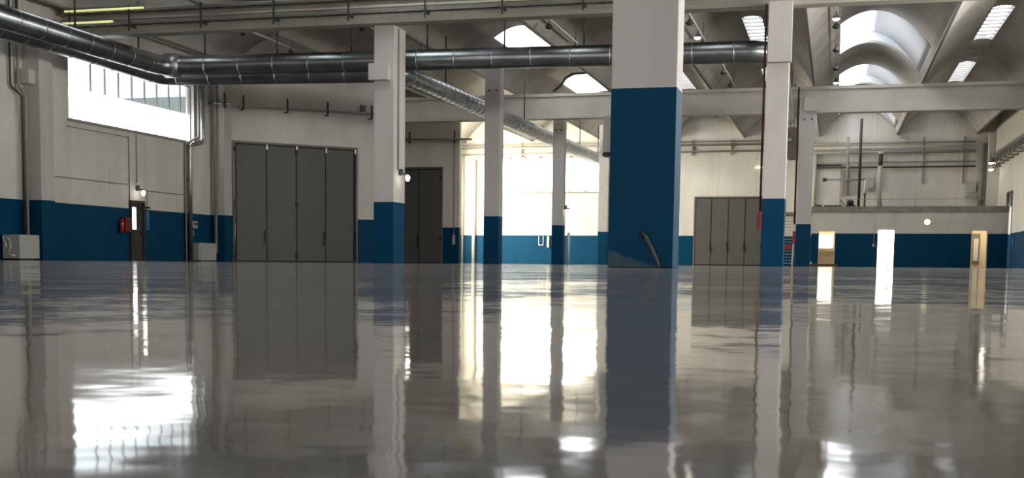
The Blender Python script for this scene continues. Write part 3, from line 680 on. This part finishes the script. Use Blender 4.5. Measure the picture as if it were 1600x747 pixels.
# downpipe pair beside the window
pipe('thick bright zinc downpipe at the right edge of the strip window', [(XL+0.35, 48.45, 7.6), (XL+0.35, 48.45, 4.72), (XL+0.14, 47.75, 4.55), (XL+0.14, 47.75, 0.0)], 0.085, 'steel', 0.2, 'downpipe', 'pipe', seg=14,
     clips=[(XL+0.002, XL+0.06, 47.65, 47.85, z-0.03, z+0.03) for z in (1.6, 3.2)])
pipe('thin dark pipe beside the zinc downpipe, down to the floor', [(XL+0.3, 48.2, 7.6), (XL+0.3, 48.2, 4.9), (XL+0.08, 47.5, 4.6), (XL+0.08, 47.5, 0.0)], 0.04, 'pipe', 0.15, 'downpipe')
pipe('grey trunking pipe on the engaged pillar by the slanted door wall', [(-24.0, 49.78, 8.0), (-24.45, 49.78, 7.7), (-24.45, 49.78, 0.35)], 0.07, 'pipe', 0.1, 'downpipe')
pipe('grey trunking pipe with a kink on the left wall before the engaged pillar', [(-24.55, 36.35, 8.0), (-24.55, 36.35, 5.4), (-24.5, 36.62, 5.15), (-24.5, 36.62, 0.34)], 0.055, 'pipe', 0.1, 'downpipe')
pipe('second thin dark pipe beside the kinked trunking at far left', [(-24.6, 36.0, 8.0), (-24.6, 36.0, 5.35), (-24.5, 36.44, 5.1), (-24.5, 36.44, 0.75)], 0.035, 'rod', 0.1, 'downpipe')
# foil-covered crate at far left
t = thing('storage_box', 'grey crate with pale curved chalk mark, at the far left edge below the pipes', 'box', (-24.3, 36.0, 0))
bm = B(); box(bm, -24.60, -23.98, 35.40, 36.45, 0.05, 0.78, 0.015); obj('body', bm, 'boxpaint', t)
bm = B(); box(bm, -24.5, -24.1, 35.5, 36.3, 0.0, 0.05); obj('foot_rail', bm, 'black', t)
bm = B()
cpts = [(-24.47, 0.62), (-24.40, 0.68), (-24.34, 0.62), (-24.31, 0.50), (-24.32, 0.36), (-24.38, 0.24)]
for (x_, s_) in ((0, 1),): tube(bm, [(x+0.0, 35.392, z) for x, z in cpts], 0.018, 6)
tube(bm, [(-24.575, 35.392, 0.72), (-24.55, 35.392, 0.6), (-24.49, 35.392, 0.55), (-24.47, 35.392, 0.40)], 0.018, 6)
tube(bm, [(-24.45, 35.392, 0.17), (-24.30, 35.392, 0.15), (-24.16, 35.392, 0.14)], 0.03, 6)
obj('chalk_mark', bm, 'chalk', t)
# white box on the floor beside the trunking
t = thing('storage_box', 'pale low cabinet on the floor under the wall sockets', 'box', (-24.4, 48.9, 0))
bm = B(); wl(bm, 48.2, 49.6, 0.04, 0.74, 0.35, bev=0.015); obj('body', bm, 'plastic', t)
bm = B(); wl(bm, 48.3, 49.5, 0.0, 0.04, 0.3); obj('foot_rail', bm, 'black', t)
bm = B(); box(bm, -24.44, -24.40, 48.195, 48.2, 0.08, 0.70); obj('lid_edge', bm, 'chalk', t)
# sockets
t = thing('socket_box', 'upper wall socket box with two dark outlets, right of the downpipes', 'socket', (XL, 48.1, 1.32))
bm = B(); wl(bm, 47.85, 48.42, 1.32, 1.60, 0.12, bev=0.01); obj('housing', bm, 'plastic', t)
for y in (48.12, 48.3): bm = B(); wl(bm, y-0.05, y+0.05, 1.44, 1.54, 0.03, 0.12); obj('outlet', bm, 'darkplastic', t)
t = thing('socket_box', 'smaller wall switch box just below the twin socket', 'socket', (XL, 47.95, 1.03))
bm = B(); wl(bm, 47.85, 48.12, 1.03, 1.23, 0.10, bev=0.01); obj('housing', bm, 'plastic', t)
bm = B(); wl(bm, 47.95, 48.03, 1.08, 1.18, 0.02, 0.10); obj('outlet', bm, 'darkplastic', t)
# dark door with lit glass
r = sempty('door_8', (XL, 43.7, 0))
bm = B(); box(bm, XL-0.15, XL+0.10, 43.22, 43.30, 0, 2.2); box(bm, XL-0.15, XL+0.10, 44.17, 44.25, 0, 2.2); box(bm, XL-0.15, XL+0.10, 43.30, 44.17, 2.12, 2.2); obj('door_frame', bm, 'doorframe_dark', r)
bm = wall_grid(B(), 'x', XL-0.02, 0.05, 43.30, 44.17, 0.01, 2.12, [(43.36, 43.72, 1.15, 1.95)]); lf = obj('door_leaf', bm, 'doorframe_dark', r)
bm = B(); box(bm, XL-0.005, XL+0.012, 43.36, 43.72, 1.15, 1.95); obj('door_pane', bm, 'win_glass', lf)
bm = B(); box(bm, XL+0.03, XL+0.09, 44.02, 44.10, 0.98, 1.06); obj('door_handle', bm, 'black', lf)
bm = B(); wl(bm, 44.05, 44.35, 1.93, 2.0, 0.25); obj('door_closer', bm, 'black', r)
# extinguisher cabinet and sign
t = thing('fire_extinguisher', 'red fire extinguisher hung on the left wall beside the dark door', 'fire extinguisher', (XL+0.12, 42.5, 1.0))
bm = B(); lathe(bm, [(0.06, 1.0), (0.085, 1.03), (0.085, 1.40), (0.05, 1.48), (0.025, 1.5)], (XL+0.12, 42.5, 0), 16); obj('cylinder', bm, 'red', t)
bm = B(); box(bm, XL+0.09, XL+0.15, 42.46, 42.56, 1.5, 1.56); obj('valve', bm, 'black', t)
bm = B(); tube(bm, route([(XL+0.18, 42.5, 1.52), (XL+0.26, 42.52, 1.4), (XL+0.22, 42.55, 1.1)], 0.05), 0.012, 6); obj('hose', bm, 'black', t)
bm = B(); lathe(bm, [(0.03, -0.003), (0.03, 0.003)], (XL+0.208, 42.44, 1.33), 10, 'x'); obj('label_patch', bm, 'chalk', t)
bm = B(); wl(bm, 42.72, 43.15, 1.05, 1.55, 0.16, bev=0.01); t = thing('hose_cabinet', 'dull red hose cabinet on the left wall between extinguisher and dark door', 'cabinet', (XL, 42.9, 1.05)); obj('cabinet_body', bm, 'red', t)
bm = B(); wl(bm, 42.76, 43.11, 1.1, 1.5, 0.01, 0.16); obj('cabinet_door', bm, 'redrust', t)
bm = B(); wl(bm, 44.42, 44.70, 1.15, 1.85, 0.02); tag(obj('wall_sign', bm, 'bluesign'), 'blue upright sign on the left wall just right of the dark door', 'sign')
# conduits
for pts, lb in (([(XL+0.03, 39.2, 4.45), (XL+0.03, 43.24, 4.45), (XL+0.03, 43.24, 2.2)], 'thin conduit below the strip window bending down to the dark door'),
                ([(XL+0.03, 43.78, 4.6), (XL+0.03, 43.78, 2.85)], 'straight conduit from the window sill down to the lit wall lamp'),
                ([(XL+0.03, 47.4, 2.60), (XL+0.03, 44.5, 2.60), (XL+0.03, 44.5, 1.2)], 'thin conduit with a corner right of the lit wall lamp'),
                ([(XL+0.03, 38.4, 2.75), (XL+0.03, 43.1, 2.75)], 'faint horizontal conduit left of the dark door')):
    pipe(lb, pts, 0.018, 'pipe', 0.03, 'conduit', 'conduit', seg=8)
def wall_lamp(p, d, label, warm=False):
    """p on the wall, d outward unit vector (2d)"""
    x, y, z = p; t = thing('wall_lamp', label, 'lamp', p)
    bm = B(); box(bm, x-0.06, x+0.06, y-0.06, y+0.06, z+0.08, z+0.28, 0.01); obj('junction_box', bm, 'lampshell', t)
    bm = B(); tube(bm, [(x+d[0]*0.03, y+d[1]*0.03, z+0.14), (x+d[0]*0.22, y+d[1]*0.22, z+0.10)], 0.03, 8); obj('arm', bm, 'lampshell', t)
    bm = B(); c = (x+d[0]*0.22, y+d[1]*0.22, z); lathe(bm, [(0.03, -0.10), (0.06, -0.05), (0.075, 0.01), (0.06, 0.06), (0.02, 0.08)], c, 16); obj('bulb', bm, 'lamp', t)
    return t
wall_lamp((XL+0.07, 43.78, 2.48), (1, 0), 'lit wall lamp above the dark door on the left wall')
wall_lamp((-13.15, 39.75, 2.66), (1, 0), 'lit wall lamp on the side of the left mid pillar')
pipe('conduit down the side of the left mid pillar to its lamp', [(-13.19, 39.6, 7.2), (-13.19, 39.6, 2.9)], 0.028, 'pipe', 0.03, 'conduit', 'conduit', seg=8)
wall_lamp((-12.78, 64.3, 2.6), (1, 0), 'lit lamp on the middle slim pillar before the back windows')
t = thing('wall_lamp', 'yellowish lit bulkhead lamp on the mezzanine wall', 'lamp', (4.92, 79.9, 2.5))
bm = B(); lathe(bm, [(0.20, 0.0), (0.20, -0.04)], (4.92, my-0.001, 2.55), 20, 'y'); obj('back_plate', bm, 'plastic', t)
bm = B(); lathe(bm, [(0.17, -0.04), (0.15, -0.10), (0.06, -0.14)], (4.92, my, 2.55), 20, 'y'); obj('diffuser', bm, 'lamp_warm', t)

# pipe along the slanted wall
t = thing('steel_pipe', 'galvanised pipe with brackets running across above the four-leaf folding door', 'pipe', (*WP(0, 0.3), 6.35))
bm = B(); tube(bm, [(*WP(0.1, 0.22), 6.38), (*WP(s_end, 0.22), 6.52)], 0.05, 10); obj('pipe_run', bm, 'pipe', t)
for s in (0.35, 2.35, 4.25, 6.4): bm = B(); wbox(bm, s-0.03, s+0.03, 0.001, 0.27, 6.26, 6.31); wbox(bm, s-0.03, s+0.03, 0.22, 0.28, 6.31, 6.85); obj('bracket', bm, 'rod', t)
t = thing('shut_off_valve', 'bright valve and short pipe in the left corner above the folding door', 'valve', (-24.4, 50.3, 6.38))
bm = B(); tube(bm, [(-24.65, 49.6, 6.4), (-23.75, 49.75, 6.36)], 0.045, 10); obj('pipe_stub', bm, 'steel', t)
bm = B(); lathe(bm, [(0.03, -0.1), (0.09, -0.07), (0.09, 0.07), (0.03, 0.1)], (-24.35, 49.62, 6.40), 14, 'x'); obj('valve_body', bm, 'steel', t)
bm = B(); box(bm, -23.98, -23.92, 49.55, 49.7, 6.2, 6.8); obj('bracket', bm, 'rod', t)
bm = B(); wbox(bm, 5.95, 6.15, 0.001, 0.15, 6.6, 6.85); tag(obj('junction_box', bm, 'frame'), 'small square junction box above the right end of the folding-door wall', 'junction box')
pipe('pipe across the return wall above the two-leaf grey door, ending past its corner', [(-23.6, Y2-0.25, 6.55), (-18.55, Y2-0.25, 6.50)], 0.055, 'pipe', clips=[(x-0.04, x+0.04, Y2-0.30, Y2-0.001, 6.35, 6.42) for x in (-22.0, -19.5)]+[(x-0.03, x+0.03, Y2-0.22, Y2-0.16, 6.42, 6.95) for x in (-22.0, -19.5)])
pipe('thin cable down the corner of the return wall to a socket', [(-19.55, Y2-0.03, 6.9), (-19.55, Y2-0.03, 1.5)], 0.02, 'pipe', 0.03, 'conduit', 'conduit')
bm = B(); box(bm, -19.62, -19.48, Y2-0.09, Y2-0.001, 1.0, 1.5, 0.01); tag(obj('socket_box', bm, 'boxpaint'), 'slim grey socket box on the blue band right of the two-leaf door', 'socket')

# ================================================================== BROAD PILLAR FITTINGS
t = thing('control_box', 'grey box with black gland on the left side of the broad pillar', 'electrical box', (-2.42, 14.5, 1.2))
bm = B(); box(bm, -2.452, -2.362, 14.32, 14.60, 1.235, 1.62, 0.006); obj('housing', bm, 'boxpaint', t)
bm = B(); box(bm, -2.458, -2.378, 14.35, 14.55, 1.20, 1.235); obj('cable_gland', bm, 'black', t)
bm = B(); box(bm, -2.455, -2.452, 14.36, 14.56, 1.40, 1.44); obj('hinge', bm, 'plastic', t)
t = thing('bent_hose', 'dark bent hose leaning on the foot of the broad blue pillar', 'hose', (-1.8, 14.2, 0))
bm = B(); tube(bm, [(-1.985, 14.235, 0.355), (-1.95, 14.20, 0.33), (-1.90, 14.18, 0.24), (-1.85, 14.17, 0.14), (-1.815, 14.16, 0.06), (-1.80, 14.16, 0.003)], [0.024, 0.023, 0.021, 0.02, 0.02, 0.02], 12); obj('hose_body', bm, 'hose', t)
bm = B(); tube(bm, [(-2.0, 14.24, 0.367), (-1.962, 14.21, 0.338)], 0.029, 12); obj('hose_collar', bm, 'black', t)

# ================================================================== RIGHT MID PILLAR FITTINGS
pipe('red-brown pipe down the left edge of the right mid pillar to the red box', [(-2.09, 38.6, 7.27), (-2.09, 38.6, 1.5)], 0.032, 'redrust', name='riser_pipe')
t = thing('fire_hose_box', 'red box on the left edge of the right mid pillar', 'fire box', (-2.1, 38.4, 1.05))
bm = B(); box(bm, -2.165, -2.032, 38.33, 38.62, 1.05, 1.53, 0.01); obj('box_body', bm, 'red', t)
bm = B(); box(bm, -2.155, -2.045, 38.318, 38.33, 1.1, 1.48); obj('box_door', bm, 'redrust', t)
pipe('dark riser pipe beside the slim mezzanine pillar', [(-1.84, 62.3, 8.0), (-1.84, 62.3, 1.9)], 0.045, 'redrust', name='riser_pipe')
# small square lamp bracket on far side of that pillar
bm = B(); box(bm, -5.05, -4.62, 86.75, 86.99, 6.16, 6.26, 0.01); t = thing('wall_lamp', 'small lit white strip lamp high on the back wall above the far folding door', 'lamp', (-4.9, 86.8, 6.2)); obj('diffuser', bm, 'lamp_warm', t)
# hanging dark sign/heater beside p3 and p4
t = thing('duct_grille', 'dark sloping duct end between the right mid pillar and the slim pillar', 'duct', (-2.2, 66, 6.3))
bm = B(); quadprism(bm, [(-2.55, 66.0), (-2.0, 66.0), (-2.0, 72.0), (-2.55, 72.0)], 5.5, 6.6); obj('duct_body', bm, 'tray', t)
bm = B(); lathe(bm, [(0.1, -0.1), (0.14, 0), (0.1, 0.08)], (-2.3, 65.85, 6.0), 12, 'y'); obj('outlet', bm, 'steel', t)
for y in (66.5, 71.5): bm = B(); tube(bm, [(-2.3, y, 6.59), (-2.3, y, 9.33)], 0.02, 6); obj('hanger_rod', bm, 'rod', t)

# ================================================================== STAIR
t = thing('steel_stair', 'narrow pale steel stair rising to the mezzanine, between the two right-hand pillars', 'stair', (-2.5, 81, 0))
n = 17; sx0, sx1 = -3.05, -2.42
for sx in (sx0, sx1):
    bm = B(); tube(bm, [(sx, 79.9, 0.02), (sx, 84.3, 3.2)], 0.05, 8); obj('stringer', bm, 'plastic', t)
for i in range(n):
    z = 0.18*(i+1); y = 80.0+0.255*i; bm = B(); box(bm, sx0+0.05, sx1-0.05, y, y+0.25, z-0.03, z); obj('tread', bm, 'steel', t)
bm = B(); tube(bm, route([(sx0, 79.9, 0), (sx0, 79.9, 1.0), (sx0, 84.3, 4.2), (sx0, 84.3, 3.2)], 0.1), 0.028, 8)
tube(bm, [(sx0, 80.9, 0.7), (sx0, 80.9, 1.75)], 0.02, 8); tube(bm, [(sx0, 82.6, 1.9), (sx0, 82.6, 3.0)], 0.02, 8); obj('handrail', bm, 'plastic', t)
bm = B(); box(bm, sx0-0.1, mx0-0.04, 84.3, 86.9, 3.12, 3.30); obj('landing', bm, 'slab', t)
t = thing('fire_extinguisher', 'red extinguisher standing beside the foot of the steel stair', 'fire extinguisher', (-2.25, 79.2, 1.3))
bm = B(); box(bm, -2.42, -2.22, 79.1, 79.25, 1.3, 2.0, 0.02); obj('cabinet_body', bm, 'red', t)
bm = B(); tube(bm, [(-2.3, 79.2, 0), (-2.3, 79.2, 1.3)], 0.02, 8); obj('post', bm, 'black', t)
bm = B(); box(bm, -2.85, -2.42, 79.55, 79.75, 0.95, 1.25, 0.02); t = thing('hose_reel_box', 'low red hose box in front of the steel stair', 'box', (-2.65, 79.6, 0)); obj('box_body', bm, 'red', t)
bm = B(); tube(bm, [(-2.65, 79.65, 0), (-2.65, 79.65, 0.95)], 0.025, 8); obj('post', bm, 'black', t)
bm = B(); box(bm, -2.35, -1.9, 86.0, 86.4, 3.302, 3.42); 
tag(obj('strip_light', bm, 'lamp_warm'), 'small lit strip above the stair landing', 'lamp')

# ================================================================== BACK WALL PIPES
def bpipe(z, x0, x1, r, m, label, d=0.25): return pipe(label, [(x0, YB-d, z), (x1, YB-d, z)], r, m)
bpipe(7.66, -24.4, -2.2, 0.07, 'pipe', 'upper long pipe across the back wall above the bright windows', 0.21)
bpipe(7.24, -24.4, -2.2, 0.06, 'pipe', 'lower long pipe across the back wall above the bright windows', 0.20)
bpipe(7.87, -24.4, -2.2, 0.04, 'pipe', 'topmost thin pipe across the back wall at the vault springing', 0.18)
for x, lb in ((-22.76, 'leftmost'), (-20.3, 'second'), (-16.6, 'third'), (-9.05, 'fourth'), (-6.6, 'rightmost')):
    bm = B(); box(bm, x-0.04, x+0.04, YB-0.14, YB-0.002, 7.05, 8.0); box(bm, x-0.07, x+0.07, YB-0.17, YB-0.14, 7.0, 7.12); tag(obj('pipe_bracket', bm, 'pipe'), 'upright bracket behind the back-wall pipes, %s of the five left of the stair' % lb, 'bracket')
pipe('tall pale pipe up the back wall left of the bright windows', [(-23.55, YB-0.15, 0.0), (-23.55, YB-0.15, 6.9)], 0.12, 'pipe_light', name='downpipe')
pipe('thin pale pipe in the back left corner', [(-24.35, YB-0.12, 0.0), (-24.35, YB-0.12, 7.4)], 0.07, 'pipe_light', name='downpipe')
t = thing('wall_rack', 'small pale hook rack low on the lit blue band under the back windows', 'rack', (-17.7, YB-0.1, 0.8))
bm = B(); tube(bm, route([(-19.05, YB-0.1, 1.85), (-19.05, YB-0.1, 1.25), (-18.75, YB-0.1, 1.25), (-18.75, YB-0.1, 1.85)], 0.05), 0.025, 8); obj('hook', bm, 'pipe_light', t)
bm = B(); box(bm, -18.5, -18.35, YB-0.12, YB-0.002, 1.1, 1.85); obj('plate', bm, 'plastic', t)
bm = B(); tube(bm, [(-12.6, 64.3, 0), (-12.6, 64.3, 1.55)], 0.07, 10); tag(obj('floor_post', bm, 'pipe_light'), 'pale upright tube standing right of the middle slim pillar', 'post')
# section over the mezzanine
for z, r, m, lb in ((7.61, .05, 'pipe', 'topmost'), (7.34, .06, 'pipe_light', 'second'), (7.04, .09, 'pipe', 'thick third'), (6.43, .05, 'pipe', 'fourth'), (6.13, .05, 'rod', 'lowest dark')):
    bpipe(z, -2.1, 7.95, r, m, lb+' of the five long pipes on the wall above the mezzanine', 0.10+r)
for x, za, zb, lb in ((4.98, 5.1, 7.95, 'left'), (7.30, 5.1, 7.95, 'right')):
    bm = B(); box(bm, x-0.05, x+0.05, YB-0.09, YB-0.002, za, zb); tag(obj('wall_bracket', bm, 'pipe'), lb+' long upright bracket on the wall above the mezzanine', 'bracket')
pipe('dark vertical post from the mezzanine to the vault', [(1.24, 85.8, 3.44), (1.24, 85.8, 9.0)], 0.09, 'cable', name='steel_post', cat='post')
t = thing('exhaust_arm', 'pale horizontal swing arm over the mezzanine with a drop tube', 'arm', (-0.8, 86, 5.35))
bm = B(); tube(bm, [(-0.75, 86.2, 5.36), (1.62, 86.2, 5.34)], 0.06, 8); obj('boom', bm, 'pipe', t)
bm = B(); lathe(bm, [(0.1, -0.12), (0.13, 0), (0.1, 0.1)], (-0.82, 86.2, 5.36), 12, 'x'); obj('end_joint', bm, 'rod', t)
bm = B(); tube(bm, [(1.62, 86.2, 5.34), (1.60, 86.2, 4.5)], 0.09, 10); obj('drop_tube', bm, 'pipe_light', t)
bm = B(); tube(bm, [(1.60, 86.2, 4.5), (1.60, 86.2, 3.45)], 0.06, 10); obj('lower_tube', bm, 'rod', t)
t = thing('wall_cabinet', 'small white cabinet on the wall above the mezzanine, left of the pale flue', 'cabinet', (1.92, 86.8, 4.85))
bm = B(); box(bm, 1.74, 2.10, YB-0.3, YB-0.002, 4.86, 5.52, 0.02); obj('cabinet_body', bm, 'plastic', t); bm = B(); box(bm, 1.8, 2.2, YB-0.25, YB-0.01, 4.66, 4.86); obj('cable_tail', bm, 'pipe', t)
t = thing('flue_pipe', 'pale vertical flue with dark collar rising from the mezzanine', 'flue', (2.45, 86.5, 3.44))
bm = B(); tube(bm, [(2.52, 86.5, 3.44), (2.40, 86.5, 4.6), (2.45, 86.5, 6.2)], 0.15, 14); obj('flue_tube', bm, 'plastic', t)
bm = B(); tube(bm, [(2.45, 86.5, 6.2), (2.47, 86.5, 6.9)], 0.13, 14); obj('flue_collar', bm, 'rod', t)
bm = B(); tube(bm, [(2.47, 86.5, 6.9), (2.47, 86.5, 7.05)], 0.16, 14); obj('flue_cap', bm, 'plastic', t)
t = thing('wall_cabinet', 'grey square cabinet on the wall above the mezzanine at its right end', 'cabinet', (7.75, 86.8, 4.5))
bm = B(); box(bm, 7.5, 8.05, YB-0.3, YB-0.002, 4.55, 5.22, 0.02); obj('cabinet_body', bm, 'boxpaint', t); bm = B(); box(bm, 7.45, 8.08, YB-0.35, YB-0.002, 4.3, 4.36); obj('shelf', bm, 'boxpaint', t)
t = thing('panel_recess', 'beige panel with dark lintel on the wall above the left end of the mezzanine', 'panel', (-0.7, 86.9, 3.5))
bm = B(); box(bm, -1.3, 0.1, YB-0.06, YB-0.002, 3.46, 6.22); obj('panel', bm, 'white', t); bm = B(); box(bm, -1.7, 0.15, YB-0.12, YB-0.002, 6.24, 6.34); obj('lintel', bm, 'cable', t)
bm = B(); box(bm, 0.25, 0.75, YB-0.2, YB-0.002, 4.4, 6.04); obj('cable_duct', bm, 'pipe', t); bm = B(); tube(bm, [(0.55, YB-0.42, 4.4), (0.5, YB-0.42, 8.0)], 0.09, 8); obj('riser', bm, 'pipe', t)
bm = B(); tube(bm, [(-1.45, YB-0.15, 3.44), (-1.45, YB-0.15, 7.1)], 0.12, 10); obj('corner_pipe', bm, 'pipe_light', t)
t = thing('winch_motor', 'small black machine standing on the mezzanine slab', 'machine', (0.75, 85, 3.44))
bm = B(); box(bm, 0.5, 1.05, 84.8, 85.2, 3.44, 3.75, 0.03); obj('base', bm, 'black', t); bm = B(); lathe(bm, [(0.12, -0.2), (0.17, -0.1), (0.17, 0.12), (0.1, 0.2)], (0.75, 85, 3.88), 14, 'x'); obj('motor', bm, 'black', t)
bm = B(); tube(bm, [(0.45, 85, 3.7), (0.15, 85, 4.05)], 0.03, 6); obj('lever', bm, 'black', t)
t = thing('timber_bundle', 'dark flat bundle lying on the left end of the mezzanine slab', 'bundle', (-0.6, 80.3, 3.44))
bm = B(); box(bm, -1.25, -0.85, 80.0, 80.5, 3.442, 3.54); box(bm, -0.75, 0.25, 80.0, 80.5, 3.442, 3.52); obj('boards', bm, 'cable', t)
bm = B(); box(bm, 0.4, 8.3, 83.0, 83.05, 3.98, 4.01)
for x in (0.5, 4.4, 8.2): box(bm, x-0.015, x+0.015, 83.0, 83.05, 3.44, 3.98)
# duct column in the right corner
pipe('grey square-looking trunk in the far right corner above the mezzanine', [(8.30, YB-0.2, 3.45), (8.30, YB-0.2, 7.5)], 0.16, 'pipe', name='duct_riser', cat='duct')
tag(obj('guard_rail', bm, 'pipe'), 'thin low guard rail along the mezzanine slab', 'railing')

# ================================================================== RIGHT WALL
t = thing('wall_beam', 'long pale concrete beam along the top of the right wall', 'beam', (9.0, 60, 6.78))
bm = B(); box(bm, 8.95, 9.19, 63.5, 85.8, 6.78, 8.4, 0.01); obj('beam_body', bm, 'beam', t)
t = thing('cable_tray', 'dark cable tray with hangers along the right wall under the wall beam', 'cable tray', (8.95, 60, 6.4))
bm = B(); box(bm, 8.65, 9.18, 64, 86, 6.42, 6.62, 0.01); obj('tray_body', bm, 'tray', t)
for i in range(11):
    y = 65+2*i; bm = B(); box(bm, 8.7, 8.76, y, y+0.12, 6.0, 6.42); box(bm, 8.7, 9.18, y, y+0.08, 6.0, 6.06); obj('hanger', bm, 'pipe', t)
pipe('pale pipe carried by the hangers on the right wall', [(8.85, 64, 6.12), (8.85, 86, 6.12)], 0.06, 'pipe')
for z, lb in ((6.2, 'upper'), (5.82, 'lower')):
    t = thing('spot_lamp', lb+' of two small lit lamps in the far right corner', 'lamp', (8.6, 84.5, z))
    bm = B(); lathe(bm, [(0.08, 0.08), (0.16, 0.02), (0.17, -0.04)], (8.6, 84.5, z), 14); obj('lamp_shade', bm, 'lampshell', t)
    bm = B(); lathe(bm, [(0.15, -0.04), (0.11, -0.11), (0.05, -0.13)], (8.6, 84.5, z), 14); obj('bulb', bm, 'lamp', t)
    bm = B(); tube(bm, [(8.6, 84.5, z+0.06), (9.15, 84.5, z+0.12)], 0.03, 6); obj('arm', bm, 'lampshell', t)
bm = B(); box(bm, 9.12, 9.199, 77.2, 77.5, 1.15, 1.65, 0.01); tag(obj('switch_box', bm, 'bluesign'), 'small pale-blue box low on the right wall', 'switch box')

GROUPS = {'concrete_pillar': 'painted concrete pillars of the hall', 'concrete_beam': 'cross beams under the vaults', 'bell_lamp': 'small bell lamps under the vaults',
    'lighting_track': 'lighting rails under the vaults', 'air_duct': 'round zinc air ducts', 'cable_tray': 'cable trays', 'pipe_bracket': 'brackets of the back-wall pipes',
    'wall_bracket': 'brackets above the mezzanine', 'wall_lamp': 'lit wall lamps', 'conduit': 'thin wall conduits', 'downpipe': 'vertical wall pipes', 'steel_pipe': 'horizontal service pipes',
    'spot_lamp': 'corner spot lamps', 'glow_strip': 'yellow glowing strips on the nearest beam', 'socket_box': 'wall socket boxes'}
for o in bpy.data.objects:
    if o.parent is None and 'label' in o:
        g_ = GROUPS.get(o.name.split('.')[0])
        if g_: o['group'] = g_
# tidy helper property
for o in bpy.data.objects:
    if '_w' in o: del o['_w']
